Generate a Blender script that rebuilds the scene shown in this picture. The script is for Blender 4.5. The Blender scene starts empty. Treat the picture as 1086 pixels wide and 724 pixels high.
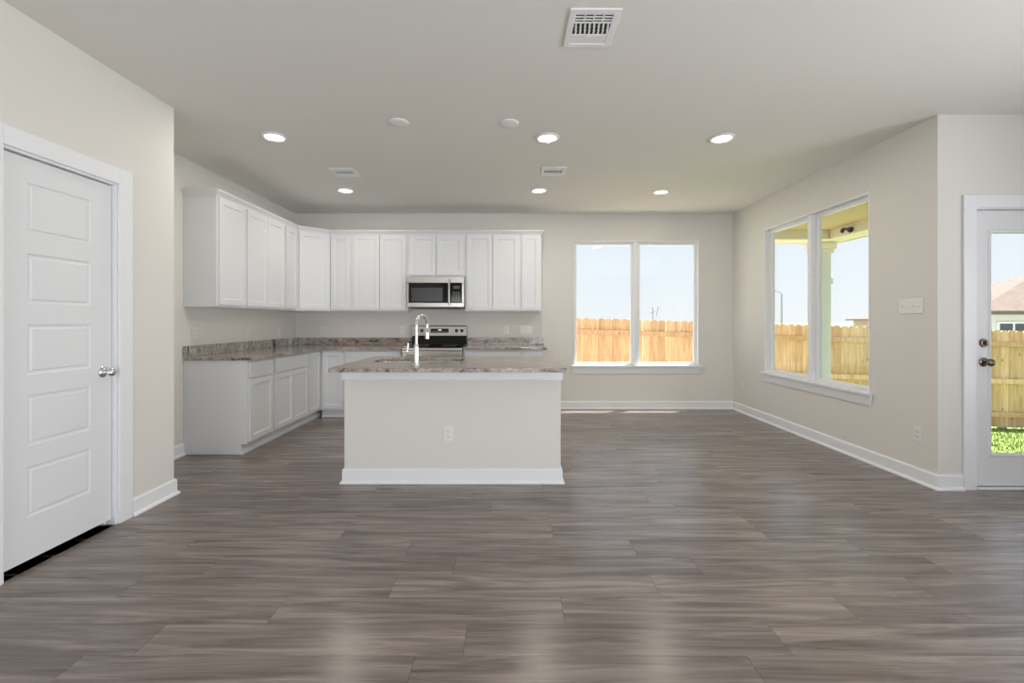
import bpy, bmesh, math, random
from mathutils import Vector, Matrix
random.seed(7)
SC = bpy.context.scene
COL = SC.collection
PI = math.pi

# ------------------------------------------------------------------ camera
H = 1.232
cam_data = bpy.data.cameras.new('camera')
cam = bpy.data.objects.new('camera', cam_data); COL.objects.link(cam)
cam.location = (0, 0, H); cam.rotation_euler = (PI/2, 0, 0)
cam_data.sensor_width = 36; cam_data.lens = 36*480/1086
cam_data.shift_x = 2/1086; cam_data.shift_y = -21.5/1086
cam_data.clip_start = 0.05; cam_data.clip_end = 600
SC.camera = cam

# ------------------------------------------------------------------ view
SC.view_settings.view_transform = 'Standard'
SC.view_settings.look = 'None'
SC.view_settings.gamma = 1
SC.view_settings.use_curve_mapping = False
SC.view_settings.exposure = 0.36

# ------------------------------------------------------------------ sky
W = bpy.data.worlds.new('sky'); SC.world = W; W.use_nodes = True
nt = W.node_tree; nt.nodes.clear()
tc = nt.nodes.new('ShaderNodeTexCoord'); sx = nt.nodes.new('ShaderNodeSeparateXYZ')
rp = nt.nodes.new('ShaderNodeValToRGB'); bg = nt.nodes.new('ShaderNodeBackground')
ow = nt.nodes.new('ShaderNodeOutputWorld')
nt.links.new(tc.outputs['Generated'], sx.inputs[0]); nt.links.new(sx.outputs[2], rp.inputs[0])
cr = rp.color_ramp
cr.elements[0].position = 0.0; cr.elements[0].color = (0.86, 0.89, 0.93, 1)
cr.elements[1].position = 0.9; cr.elements[1].color = (0.52, 0.68, 0.95, 1)
e = cr.elements.new(0.28); e.color = (0.73, 0.81, 0.93, 1)
nt.links.new(rp.outputs[0], bg.inputs[0]); bg.inputs[1].default_value = .88
nt.links.new(bg.outputs[0], ow.inputs[0])

# sun, high behind the back wall and a little to the right
sd = bpy.data.lights.new('sun', 'SUN'); sd.energy = 15.0; sd.angle = 0.012; sd.color = (1, .96, .88)
so = bpy.data.objects.new('sun', sd); COL.objects.link(so); so.location = (4, 12, 20)
so.rotation_euler = Vector((-.18, -.165, -1)).to_track_quat('-Z', 'Y').to_euler()

# fill lamps added out of view, standing in for windows that are not built
def area(name, loc, rot, sx_, sy_, power, color, spread=180):
    l = bpy.data.lights.new(name, 'AREA'); l.shape = 'RECTANGLE'; l.size = sx_; l.size_y = sy_
    l.energy = power; l.color = color; l.spread = math.radians(spread)
    o = bpy.data.objects.new(name, l); COL.objects.link(o); o.location = loc; o.rotation_euler = rot
    return o
FILL_TINT = (0.93, 0.96, 1.0)
area('fill_rear', (0.0, -4.15, 1.30), (PI/2+.18, 0, 0), 4.4, 2.2, 68, FILL_TINT, 125)
area('fill_side', (5.05, .1, 1.30), (PI/2+.3, 0, PI/2), 3.2, 2.1, 118, FILL_TINT, 125)

# ------------------------------------------------------------------ constants
CE = 2.743                       # ceiling
XL, XN, XR = -3.012, -2.392, 3.13
YB, YE, YR = 6.362, 3.22, 3.313  # back wall, end of the door wall, wall with the garden door
XF, YREAR = 5.2, -4.3            # living room behind the camera

# ------------------------------------------------------------------ node helpers
def new_mat(name):
    m = bpy.data.materials.new(name); m.use_nodes = True
    n = m.node_tree; b = n.nodes['Principled BSDF']
    return m, n, b
def nd(n, t, **kw):
    x = n.nodes.new(t)
    for k, v in kw.items():
        if k.startswith('i_'):
            x.inputs[k[2:].replace('_', ' ')].default_value = v
        else: setattr(x, k, v)
    return x
def simple(name, col, rough=.5, metal=0., bump=0., bscale=200., spec=.5, coat=0.):
    m, n, b = new_mat(name)
    b.inputs['Base Color'].default_value = (*col, 1); b.inputs['Roughness'].default_value = rough
    b.inputs['Metallic'].default_value = metal; b.inputs['Specular IOR Level'].default_value = spec
    b.inputs['Coat Weight'].default_value = coat
    t = nd(n, 'ShaderNodeTexCoord'); no = nd(n, 'ShaderNodeTexNoise', i_Scale=bscale, i_Detail=2.)
    n.links.new(t.outputs['Object'], no.inputs['Vector'])
    if bump:
        bp = nd(n, 'ShaderNodeBump', i_Strength=bump, i_Distance=.002)
        n.links.new(no.outputs['Fac'], bp.inputs['Height']); n.links.new(bp.outputs[0], b.inputs['Normal'])
    else:
        mr = nd(n, 'ShaderNodeMapRange'); mr.inputs['To Min'].default_value = max(0, rough-.02); mr.inputs['To Max'].default_value = rough+.02
        n.links.new(no.outputs['Fac'], mr.inputs[0]); n.links.new(mr.outputs[0], b.inputs['Roughness'])
    return m
def emis(name, col, s):
    m, n, b = new_mat(name)
    b.inputs['Base Color'].default_value = (*col, 1)
    b.inputs['Emission Color'].default_value = (*col, 1); b.inputs['Emission Strength'].default_value = s
    return m

M = {}
M['wall'] = simple('wall_paint', (.745, .725, .688), .75, bump=.15, bscale=90, spec=.25)
M['ceil'] = simple('ceiling_paint', (.82, .805, .77), .85, bump=.35, bscale=60, spec=.15)
M['trim'] = simple('trim_paint', (.84, .85, .875), .35)
M['cab'] = simple('cabinet_paint', (.745, .76, .785), .38)
M['door'] = simple('door_paint', (.78, .79, .81), .4)
M['plate'] = simple('outlet_plastic', (.80, .80, .78), .35)
M['dark'] = simple('dark_slot', (.02, .02, .02), .6)
M['steel'] = simple('brushed_steel', (.46, .44, .42), .28, 1.)
M['chrome'] = simple('chrome', (.78, .78, .78), .08, 1.)
M['nickel'] = simple('satin_nickel', (.42, .40, .38), .2, 1.)
M['bronze'] = simple('dark_bronze', (.22, .19, .16), .22, 1.)
M['bglass'] = simple('black_glass', (.006, .006, .007), .06, spec=.28)
M['black'] = simple('black_plastic', (.015, .015, .016), .4)
M['screen'] = simple('dark_grey_screen', (.05, .05, .052), .2)
M['button'] = simple('button_grey', (.35, .35, .35), .4)
M['vent'] = simple('vent_white', (.88, .88, .89), .4)
M['grey'] = simple('grey_metal', (.3, .31, .32), .4, .6)
M['vinyl'] = simple('window_vinyl', (.82, .83, .85), .35)
M['tan'] = simple('patio_soffit_tan', (.68, .53, .30), .8)
M['cream'] = simple('patio_cream_paint', (.84, .77, .60), .8)
M['post'] = simple('post_paint', (.72, .73, .70), .7)
M['concrete'] = simple('concrete', (.5, .49, .46), .9, bump=.3, bscale=40)
M['stucco'] = simple('pale_siding', (.62, .6, .60), .9)
M['pane'] = simple('far_window_pane', (.06, .07, .08), .15)
M['sinksteel'] = simple('sink_steel', (.72, .72, .72), .22, 1.)
M['lamp'] = emis('lamp_lens', (1., .92, .78), 4.0)
M['weather'] = simple('weather_strip', (.03, .03, .03), .7)

def glass():
    m, n, b = new_mat('window_glass'); n.nodes.remove(b)
    out = n.nodes['Material Output']
    tr = nd(n, 'ShaderNodeBsdfTransparent'); tr.inputs[0].default_value = (.97, .985, .98, 1)
    gl = nd(n, 'ShaderNodeBsdfGlossy'); gl.inputs['Roughness'].default_value = .01
    lw = nd(n, 'ShaderNodeLayerWeight'); pw = nd(n, 'ShaderNodeMath', operation='POWER'); pw.inputs[1].default_value = 5.
    fr = nd(n, 'ShaderNodeMath', operation='MULTIPLY_ADD'); fr.inputs[1].default_value = .6; fr.inputs[2].default_value = .022
    n.links.new(lw.outputs['Facing'], pw.inputs[0]); n.links.new(pw.outputs[0], fr.inputs[0]); mx = nd(n, 'ShaderNodeMixShader')
    n.links.new(fr.outputs[0], mx.inputs[0]); n.links.new(tr.outputs[0], mx.inputs[1]); n.links.new(gl.outputs[0], mx.inputs[2])
    n.links.new(mx.outputs[0], out.inputs['Surface'])
    return m
M['glass'] = glass()

def floor_mat():
    m, n, b = new_mat('floor_planks')
    L = n.links.new
    t = nd(n, 'ShaderNodeTexCoord'); at = nd(n, 'ShaderNodeAttribute', attribute_name='plank')
    mp = nd(n, 'ShaderNodeMapping'); mp.inputs['Scale'].default_value = (1.0, 13.0, 1)
    sc = nd(n, 'ShaderNodeVectorMath', operation='SCALE'); sc.inputs['Scale'].default_value = 37.
    ad = nd(n, 'ShaderNodeVectorMath', operation='ADD')
    L(t.outputs['Object'], mp.inputs[0]); L(at.outputs['Color'], sc.inputs[0])
    L(mp.outputs[0], ad.inputs[0]); L(sc.outputs[0], ad.inputs[1])
    n1 = nd(n, 'ShaderNodeTexNoise', i_Scale=1.5, i_Detail=5., i_Roughness=.6, i_Distortion=.9)
    L(ad.outputs[0], n1.inputs['Vector'])
    mp2 = nd(n, 'ShaderNodeMapping'); mp2.inputs['Scale'].default_value = (1.6, 7.0, 1)
    L(ad.outputs[0], mp2.inputs[0])
    n2 = nd(n, 'ShaderNodeTexNoise', i_Scale=2.6, i_Detail=3., i_Roughness=.6)
    L(mp2.outputs[0], n2.inputs['Vector'])
    r1 = nd(n, 'ShaderNodeValToRGB'); c = r1.color_ramp
    c.elements[0].position = .30; c.elements[0].color = (0.112, 0.094, 0.086, 1)
    c.elements[1].position = .72; c.elements[1].color = (0.335, 0.288, 0.264, 1)
    x = c.elements.new(.50); x.color = (0.208, 0.174, 0.160, 1)
    L(n1.outputs['Fac'], r1.inputs[0])
    mr = nd(n, 'ShaderNodeMapRange'); mr.inputs['From Min'].default_value = .3; mr.inputs['From Max'].default_value = .7
    mr.inputs['To Min'].default_value = .90; mr.inputs['To Max'].default_value = 1.10
    L(n2.outputs['Fac'], mr.inputs[0])
    sp = nd(n, 'ShaderNodeSeparateColor'); L(at.outputs['Color'], sp.inputs[0])
    mr2 = nd(n, 'ShaderNodeMapRange'); mr2.inputs['To Min'].default_value = .88; mr2.inputs['To Max'].default_value = 1.10
    L(sp.outputs[0], mr2.inputs[0])
    mu = nd(n, 'ShaderNodeMath', operation='MULTIPLY'); L(mr.outputs[0], mu.inputs[0]); L(mr2.outputs[0], mu.inputs[1])
    vs = nd(n, 'ShaderNodeVectorMath', operation='SCALE'); L(r1.outputs[0], vs.inputs[0]); L(mu.outputs[0], vs.inputs['Scale'])
    L(vs.outputs[0], b.inputs['Base Color'])
    rr = nd(n, 'ShaderNodeMapRange'); rr.inputs['To Min'].default_value = .20; rr.inputs['To Max'].default_value = .30
    L(n1.outputs['Fac'], rr.inputs[0]); L(rr.outputs[0], b.inputs['Roughness'])
    bp = nd(n, 'ShaderNodeBump', i_Strength=.12, i_Distance=.001); L(n2.outputs['Fac'], bp.inputs['Height']); L(bp.outputs[0], b.inputs['Normal'])
    b.inputs['Specular IOR Level'].default_value = .5
    return m
M['floor'] = floor_mat()

def stone_mat():
    m, n, b = new_mat('streaked_granite')
    L = n.links.new
    g = nd(n, 'ShaderNodeNewGeometry')
    mp = nd(n, 'ShaderNodeMapping'); mp.inputs['Scale'].default_value = (1.3, 4.6, 2.6); mp.inputs['Rotation'].default_value = (.25, 0, .10)
    L(g.outputs['Position'], mp.inputs[0])
    n1 = nd(n, 'ShaderNodeTexNoise', i_Scale=3.0, i_Detail=9., i_Roughness=.68, i_Distortion=1.8)
    L(mp.outputs[0], n1.inputs['Vector'])
    def ramp(stops):
        r = nd(n, 'ShaderNodeValToRGB'); c = r.color_ramp
        c.elements[0].position = stops[0][0]; c.elements[0].color = (*stops[0][1], 1)
        c.elements[1].position = stops[-1][0]; c.elements[1].color = (*stops[-1][1], 1)
        for p, k in stops[1:-1]:
            x = c.elements.new(p); x.color = (*k, 1)
        L(n1.outputs['Fac'], r.inputs[0]); return r
    ra = ramp([(.36, (.025, .022, .02)), (.42, (.17, .14, .12)), (.45, (.40, .345, .305)), (.485, (.24, .19, .165)), (.52, (.47, .42, .38)), (.56, (.30, .25, .22)), (.60, (.56, .51, .46)), (.66, (.34, .30, .27)), (.72, (.70, .68, .65))])
    mpb = nd(n, 'ShaderNodeMapping'); mpb.inputs['Scale'].default_value = (1.2, 4.2, .8); L(g.outputs['Position'], mpb.inputs[0])
    n1b = nd(n, 'ShaderNodeTexNoise', i_Scale=2.2, i_Detail=7., i_Roughness=.62, i_Distortion=.6); L(mpb.outputs[0], n1b.inputs['Vector'])
    rb = ramp([(.34, (.015, .014, .014)), (.39, (.18, .165, .15)), (.43, (.55, .55, .52)), (.50, (.24, .22, .20)), (.54, (.60, .62, .60)), (.57, (.34, .27, .23)), (.61, (.50, .49, .46)), (.68, (.80, .82, .82))])
    L(n1b.outputs['Fac'], rb.inputs[0])
    sp = nd(n, 'ShaderNodeSeparateXYZ'); L(g.outputs['Position'], sp.inputs[0])
    mk = nd(n, 'ShaderNodeMapRange'); mk.inputs['From Min'].default_value = -2.6; mk.inputs['From Max'].default_value = -3.0
    L(sp.outputs[0], mk.inputs[0])
    r = nd(n, 'ShaderNodeMixRGB'); L(mk.outputs[0], r.inputs[0]); L(ra.outputs[0], r.inputs[1]); L(rb.outputs[0], r.inputs[2])
    mp2 = nd(n, 'ShaderNodeMapping'); mp2.inputs['Scale'].default_value = (14, 26., 20.)
    L(g.outputs['Position'], mp2.inputs[0])
    n2 = nd(n, 'ShaderNodeTexNoise', i_Scale=3., i_Detail=4., i_Roughness=.7, i_Distortion=.8); L(mp2.outputs[0], n2.inputs['Vector'])
    mr = nd(n, 'ShaderNodeMapRange'); mr.inputs['From Min'].default_value = .3; mr.inputs['From Max'].default_value = .7
    mr.inputs['To Min'].default_value = .50; mr.inputs['To Max'].default_value = 1.42
    L(n2.outputs['Fac'], mr.inputs[0])
    vs = nd(n, 'ShaderNodeVectorMath', operation='SCALE'); L(r.outputs[0], vs.inputs[0]); L(mr.outputs[0], vs.inputs['Scale'])
    L(vs.outputs[0], b.inputs['Base Color']); b.inputs['Roughness'].default_value = .12
    return m
M['stone'] = stone_mat()

def wood_mat():
    m, n, b = new_mat('cedar_pickets')
    L = n.links.new
    g = nd(n, 'ShaderNodeNewGeometry'); oi = nd(n, 'ShaderNodeObjectInfo')
    mp = nd(n, 'ShaderNodeMapping'); mp.inputs['Scale'].default_value = (9, 9, .9)
    L(g.outputs['Position'], mp.inputs[0])
    n1 = nd(n, 'ShaderNodeTexNoise', i_Scale=3., i_Detail=4., i_Distortion=.5); L(mp.outputs[0], n1.inputs['Vector'])
    r = nd(n, 'ShaderNodeValToRGB'); c = r.color_ramp
    c.elements[0].position = .3; c.elements[0].color = (.66, .40, .22, 1)
    c.elements[1].position = .7; c.elements[1].color = (.90, .66, .42, 1)
    L(n1.outputs['Fac'], r.inputs[0])
    r2 = nd(n, 'ShaderNodeValToRGB'); c = r2.color_ramp
    c.elements[0].color = (.82, .74, .64, 1); c.elements[1].color = (1.1, 1.08, 1.05, 1)
    L(oi.outputs['Random'], r2.inputs[0])
    mx = nd(n, 'ShaderNodeVectorMath', operation='MULTIPLY'); L(r.outputs[0], mx.inputs[0]); L(r2.outputs[0], mx.inputs[1])
    vo = nd(n, 'ShaderNodeTexVoronoi', i_Scale=5.); mp3 = nd(n, 'ShaderNodeMapping'); mp3.inputs['Scale'].default_value = (1, 1, .6)
    L(g.outputs['Position'], mp3.inputs[0]); L(mp3.outputs[0], vo.inputs['Vector'])
    r3 = nd(n, 'ShaderNodeValToRGB'); c = r3.color_ramp
    c.elements[0].position = .05; c.elements[0].color = (.45, .3, .2, 1); c.elements[1].position = .11; c.elements[1].color = (1, 1, 1, 1)
    L(vo.outputs['Distance'], r3.inputs[0])
    m2 = nd(n, 'ShaderNodeVectorMath', operation='MULTIPLY'); L(mx.outputs[0], m2.inputs[0]); L(r3.outputs[0], m2.inputs[1])
    L(m2.outputs[0], b.inputs['Base Color']); b.inputs['Roughness'].default_value = .8
    return m
M['wood'] = wood_mat()

def two_tone(name, c0, c1, scale, stretch=(1, 1, 1), rough=.9):
    m, n, b = new_mat(name); L = n.links.new
    g = nd(n, 'ShaderNodeNewGeometry'); mp = nd(n, 'ShaderNodeMapping'); mp.inputs['Scale'].default_value = stretch
    L(g.outputs['Position'], mp.inputs[0])
    n1 = nd(n, 'ShaderNodeTexNoise', i_Scale=scale, i_Detail=5., i_Roughness=.65); L(mp.outputs[0], n1.inputs['Vector'])
    r = nd(n, 'ShaderNodeValToRGB'); c = r.color_ramp
    c.elements[0].position = .35; c.elements[0].color = (*c0, 1); c.elements[1].position = .65; c.elements[1].color = (*c1, 1)
    L(n1.outputs['Fac'], r.inputs[0]); L(r.outputs[0], b.inputs['Base Color']); b.inputs['Roughness'].default_value = rough
    return m
M['grass'] = two_tone('lawn', (.11, .17, .035), (.20, .27, .06), 9)
M['bounce_soil'] = two_tone('neutral_bounce_soil', (.40, .35, .29), (.52, .46, .39), 4)  # tone picked for the neutral light it bounces indoors
M['field'] = two_tone('far_field', (.30, .36, .26), (.42, .46, .36), .2)  # distance haze is mixed into this grey-green
M['shingle'] = two_tone('roof_shingles', (.13, .095, .085), (.18, .14, .125), 6)
M['brick'] = two_tone('far_brick', (.36, .22, .16), (.5, .34, .26), 5)
M['foliage'] = two_tone('far_foliage', (.18, .24, .18), (.26, .32, .26), .5)

# ------------------------------------------------------------------ mesh helpers
def box(bm, x0, x1, y0, y1, z0, z1, mtx=None):
    vs = [bm.verts.new(Vector(p) if mtx is None else mtx @ Vector(p)) for p in
          ((x0, y0, z0), (x1, y0, z0), (x1, y1, z0), (x0, y1, z0), (x0, y0, z1), (x1, y0, z1), (x1, y1, z1), (x0, y1, z1))]
    for f in ((0, 3, 2, 1), (4, 5, 6, 7), (0, 1, 5, 4), (1, 2, 6, 5), (2, 3, 7, 6), (3, 0, 4, 7)):
        bm.faces.new([vs[i] for i in f])
def prism(bm, pts, z0, z1):
    a = [bm.verts.new((p[0], p[1], z0)) for p in pts]; b = [bm.verts.new((p[0], p[1], z1)) for p in pts]
    n = len(pts); bm.faces.new(a[::-1]); bm.faces.new(b)
    for i in range(n): bm.faces.new((a[i], a[(i+1) % n], b[(i+1) % n], b[i]))
def lathe(bm, prof, seg=32, mtx=None):
    """profile (r, h) turned about Z; r=0 at an end closes it"""
    rings = []
    for r, h in prof:
        if r < 1e-6: rings.append([bm.verts.new((0, 0, h) if mtx is None else mtx @ Vector((0, 0, h)))])
        else:
            rings.append([bm.verts.new((mtx or Matrix()) @ Vector((r*math.cos(2*PI*k/seg), r*math.sin(2*PI*k/seg), h))) for k in range(seg)])
    for a, b in zip(rings, rings[1:]):
        for k in range(seg):
            q = (k+1) % seg
            if len(a) == 1 and len(b) == 1: continue
            if len(a) == 1: bm.faces.new((a[0], b[q], b[k]))
            elif len(b) == 1: bm.faces.new((a[k], a[q], b[0]))
            else: bm.faces.new((a[k], a[q], b[q], b[k]))
def tube(bm, pts, r, seg=14, radii=None):
    pts = [Vector(p) for p in pts]; rings = []
    t0 = (pts[1]-pts[0]).normalized(); up = Vector((0, 0, 1)) if abs(t0.z) < .9 else Vector((1, 0, 0))
    nrm = t0.cross(up).normalized()
    for i, p in enumerate(pts):
        t = (pts[min(i+1, len(pts)-1)]-pts[max(i-1, 0)]).normalized()
        nrm = (nrm - t*nrm.dot(t)).normalized(); bn = t.cross(nrm)
        rr = radii[i] if radii else r
        rings.append([bm.verts.new(p+rr*(math.cos(2*PI*k/seg)*nrm+math.sin(2*PI*k/seg)*bn)) for k in range(seg)])
    for a, b in zip(rings, rings[1:]):
        for k in range(seg): bm.faces.new((a[k], a[(k+1) % seg], b[(k+1) % seg], b[k]))
    bm.faces.new(rings[0][::-1]); bm.faces.new(rings[-1])
def sweep(bm, path, prof, closed=False):
    """mitred sweep of (outward, z) profile along a plan path; outward = right of travel"""
    P = [Vector(p) for p in path]; n = len(P); rings = []
    for i in range(n):
        d1 = (P[i]-P[i-1]).normalized() if (i > 0 or closed) else None
        d2 = (P[(i+1) % n]-P[i]).normalized() if (i < n-1 or closed) else None
        if d1 is None: d1 = d2
        if d2 is None: d2 = d1
        n1 = Vector((d1.y, -d1.x)); n2 = Vector((d2.y, -d2.x)); mt = n1+n2
        mt = mt/mt.dot(n1) if mt.length > 1e-6 else n1
        rings.append([bm.verts.new((P[i].x+mt.x*o, P[i].y+mt.y*o, z)) for o, z in prof])
    m = len(prof); prs = list(zip(rings, rings[1:]))
    if closed: prs.append((rings[-1], rings[0]))
    for a, b in prs:
        for k in range(m): bm.faces.new((a[k], a[(k+1) % m], b[(k+1) % m], b[k]))
    if not closed:
        bm.faces.new(rings[0]); bm.faces.new(rings[-1][::-1])
def panel_slab(bm, x0, x1, z0, z1, yb, t, panels, rings, hole=False):
    """slab facing -Y, back at yb, thickness t; panels = [(px0,px1,pz0,pz1)] sharing px; rings = [(inset, depth)]"""
    yf = yb-t
    px0, px1 = panels[0][0], panels[0][1]
    xs = [x0, px0, px1, x1]; zs = sorted({z0, z1, *[p[2] for p in panels], *[p[3] for p in panels]})
    def q(pts): bm.faces.new([bm.verts.new(p) for p in pts])
    for i in range(3):
        for j in range(len(zs)-1):
            a, b, c, d = xs[i], xs[i+1], zs[j], zs[j+1]
            isp = i == 1 and any(abs(p[2]-c) < 1e-6 for p in panels)
            if not isp:
                q([(a, yf, c), (b, yf, c), (b, yf, d), (a, yf, d)])
                if hole: q([(a, yb, d), (b, yb, d), (b, yb, c), (a, yb, c)])
                continue
            prev = (0, 0)
            for ins, dep in rings:
                A = (a+prev[0], b-prev[0], c+prev[0], d-prev[0], yf+prev[1]); B = (a+ins, b-ins, c+ins, d-ins, yf+dep)
                pa = [(A[0], A[4], A[2]), (A[1], A[4], A[2]), (A[1], A[4], A[3]), (A[0], A[4], A[3])]
                pb = [(B[0], B[4], B[2]), (B[1], B[4], B[2]), (B[1], B[4], B[3]), (B[0], B[4], B[3])]
                for k in range(4): q([pa[k], pa[(k+1) % 4], pb[(k+1) % 4], pb[k]])
                prev = (ins, dep)
            if not hole: q(pb)
            else:
                pa = pb; pb = [(a, yb, c), (b, yb, c), (b, yb, d), (a, yb, d)]
                for k in range(4): q([pa[k], pa[(k+1) % 4], pb[(k+1) % 4], pb[k]])
    if not hole: q([(x0, yb, z1), (x1, yb, z1), (x1, yb, z0), (x0, yb, z0)])
    q([(x0, yf, z1), (x1, yf, z1), (x1, yb, z1), (x0, yb, z1)]); q([(x0, yb, z0), (x1, yb, z0), (x1, yf, z0), (x0, yf, z0)])
    q([(x0, yf, z0), (x0, yf, z1), (x0, yb, z1), (x0, yb, z0)]); q([(x1, yf, z0), (x1, yb, z0), (x1, yb, z1), (x1, yf, z1)])
    bmesh.ops.remove_doubles(bm, verts=bm.verts, dist=1e-5)

def obj(name, bm, mat, parent=None, smooth=False, bevel=0):
    bmesh.ops.recalc_face_normals(bm, faces=bm.faces)
    me = bpy.data.meshes.new(name); bm.to_mesh(me); bm.free()
    me.materials.append(mat if not isinstance(mat, str) else M[mat])
    if smooth:
        for p in me.polygons: p.use_smooth = True
        me.set_sharp_from_angle(angle=math.radians(40))
    o = bpy.data.objects.new(name, me); COL.objects.link(o)
    if parent: o.parent = parent
    if bevel:
        b = o.modifiers.new('bevel', 'BEVEL'); b.width = bevel; b.segments = 2; b.limit_method = 'ANGLE'; b.angle_limit = .6
    return o
def B(name, mat, dims, parent=None, bevel=0):
    """one mesh from a list of boxes"""
    bm = bmesh.new()
    for d in (dims if isinstance(dims[0], (tuple, list)) else [dims]): box(bm, *d)
    return obj(name, bm, mat, parent, bevel=bevel)
def tag(o, label=None, cat=None, group=None, kind=None):
    if label: o['label'] = label
    if cat: o['category'] = cat
    if group: o['group'] = group
    if kind: o['kind'] = kind
    return o
def thing(name, label, cat, loc=(0, 0, 0), rz=0, group=None, kind=None, rot=None):
    o = bpy.data.objects.new(name, None); COL.objects.link(o); o.empty_display_size = .1
    o.location = loc; o.rotation_euler = rot or (0, 0, rz)
    return tag(o, label, cat, group, kind)
def dup(root, loc, rot=None, label=None):
    r = root.copy(); COL.objects.link(r); r.location = loc
    if rot is not None: r.rotation_euler = rot
    if label: r['label'] = label
    for ch in list(root.children):
        c = ch.copy(); COL.objects.link(c); c.parent = r
        for g in list(ch.children):
            d = g.copy(); COL.objects.link(d); d.parent = c
    return r
def struct(name, bm_or_obj, mat=None, label=None, cat=None, parent=None, bevel=0):
    o = obj(name, bm_or_obj, mat, parent, bevel=bevel) if mat else bm_or_obj
    o['kind'] = 'structure'
    return tag(o, label, cat)

# ------------------------------------------------------------------ room shell
def cutwall(bm, axis, a0, a1, t0, t1, z0, z1, holes):
    """wall along X ('x') or Y ('y') from a0 to a1, thickness t0..t1, with (h0,h1,hz0,hz1) openings"""
    def bb(p, q, r, s):
        if q-p < 1e-5 or s-r < 1e-5: return
        if axis == 'x': box(bm, p, q, t0, t1, r, s)
        else: box(bm, t0, t1, p, q, r, s)
    cur = a0
    for h in sorted(holes):
        bb(cur, h[0], z0, z1); bb(h[0], h[1], z0, h[2]); bb(h[0], h[1], h[3], z1); cur = h[1]
    bb(cur, a1, z0, z1)

# floor: planks 0.1775 wide, 1.22 long, real joints
def make_floor():
    bm = bmesh.new(); lay = bm.loops.layers.float_color.new('plank')
    pw, pl, g = .1770, 1.22, .0009
    known = {-1: .87, 0: 1.046, 1: 1.445, 2: .676, 3: .94}
    r0 = 1.668
    k = -34
    while r0+k*pw < YB+.02:
        y0 = r0+k*pw; y1 = y0+pw
        off = known.get(k, random.uniform(0, pl)); x = off-pl*6
        lo = XL-.1 if y0 > YE-.3 else XN-.1
        hi = XR+.1 if y1 > YR+.3 else XF+.1
        while x < hi:
            a, b = max(x, lo), min(x+pl, hi)
            if b-a > .01:
                c = (random.random(), random.random(), random.random(), 1)
                vs = [bm.verts.new(p) for p in ((a+g, y0+g, 0), (b-g, y0+g, 0), (b-g, y1-g, 0), (a+g, y1-g, 0))]
                lo_ = [bm.verts.new(p) for p in ((a, y0, -.0025), (b, y0, -.0025), (b, y1, -.0025), (a, y1, -.0025))]
                fs = [bm.faces.new(vs)]+[bm.faces.new((lo_[i], lo_[(i+1) % 4], vs[(i+1) % 4], vs[i])) for i in range(4)]
                for f in fs:
                    for l in f.loops: l[lay] = c
            x += pl
        k += 1
    n0 = len(bm.faces)
    box(bm, XL-.2, XR+.12, YE-.1, YB+.15, -.15, -.003); box(bm, XN-.1, XF+.15, YREAR-.15, YR, -.15, -.003)
    o = obj('floor', bm, 'floor')
    return o
fl = make_floor(); struct('floor', fl, label='grey-brown wood-look plank floor running across the room', cat='floor')

bm = bmesh.new(); box(bm, XL-.15, XF+.15, YREAR-.15, YB+.15, CE, CE+.15)
struct('ceiling', bm, 'ceil', 'flat painted ceiling with recessed lights and air vents', 'ceiling')
T = .11
BW = (.892, 2.657, .585, 2.365)      # back window opening
RW = (3.933, 5.57, .585, 2.362)      # right window opening
bm = bmesh.new(); cutwall(bm, 'x', XL-T, XR+T, YB, YB+T, -.15, CE, [BW])
struct('wall_back', bm, 'wall', 'pale greige kitchen wall with the double window', 'wall')
bm = bmesh.new(); cutwall(bm, 'y', YR, YB, XR, XR+T, -.15, CE, [RW])
struct('wall_right', bm, 'wall', 'pale greige wall on the right with the side window', 'wall')
DX0, DX1 = 3.395, 4.35               # garden door opening
bm = bmesh.new(); cutwall(bm, 'x', XR+T, XF+T, YR, YR+T, -.15, CE, [(DX0, DX1, 0, 2.07)])
struct('wall_garden_door', bm, 'wall', 'pale greige wall around the glazed garden door', 'wall')
bm = bmesh.new(); box(bm, XL-T, XL, YE-T, YB, -.15, CE)
struct('wall_left', bm, 'wall', 'pale greige wall behind the left cabinet run', 'wall')
PY0, PY1 = 2.118, 2.762              # panelled door opening
bm = bmesh.new(); cutwall(bm, 'y', YREAR, YE, XN-.12, XN, -.15, CE, [(PY0, PY1, 0, 2.072)])
box(bm, XL, XN-.12, YE-.12, YE, -.15, CE)
struct('wall_near_left', bm, 'wall', 'pale greige wall with the five-panel door', 'wall')
bm = bmesh.new(); box(bm, XN-.12, XF+T, YREAR-T, YREAR, -.15, CE)
struct('wall_rear', bm, 'wall'); tag(bpy.data.objects['wall_rear'], 'pale greige wall behind the viewer', 'wall')
bm = bmesh.new(); box(bm, XF, XF+T, YREAR, YR, -.15, CE)
struct('wall_far_right', bm, 'wall', 'pale greige wall of the living room side', 'wall')
# closet behind the panelled door
bm = bmesh.new(); box(bm, XN-.9, XN-.86, 1.9, 2.95, -.01, 2.4); box(bm, XN-.86, XN-.12, 1.9, 1.94, -.01, 2.4)
box(bm, XN-.86, XN-.12, 2.91, 2.95, -.01, 2.4); box(bm, XN-.86, XN-.12, 1.94, 2.91, 2.36, 2.4); box(bm, XN-.86, XN-.12, 1.94, 2.91, -.03, -.002)
struct('wall_closet', bm, 'wall', 'closet walls behind the five-panel door', 'wall')

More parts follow.
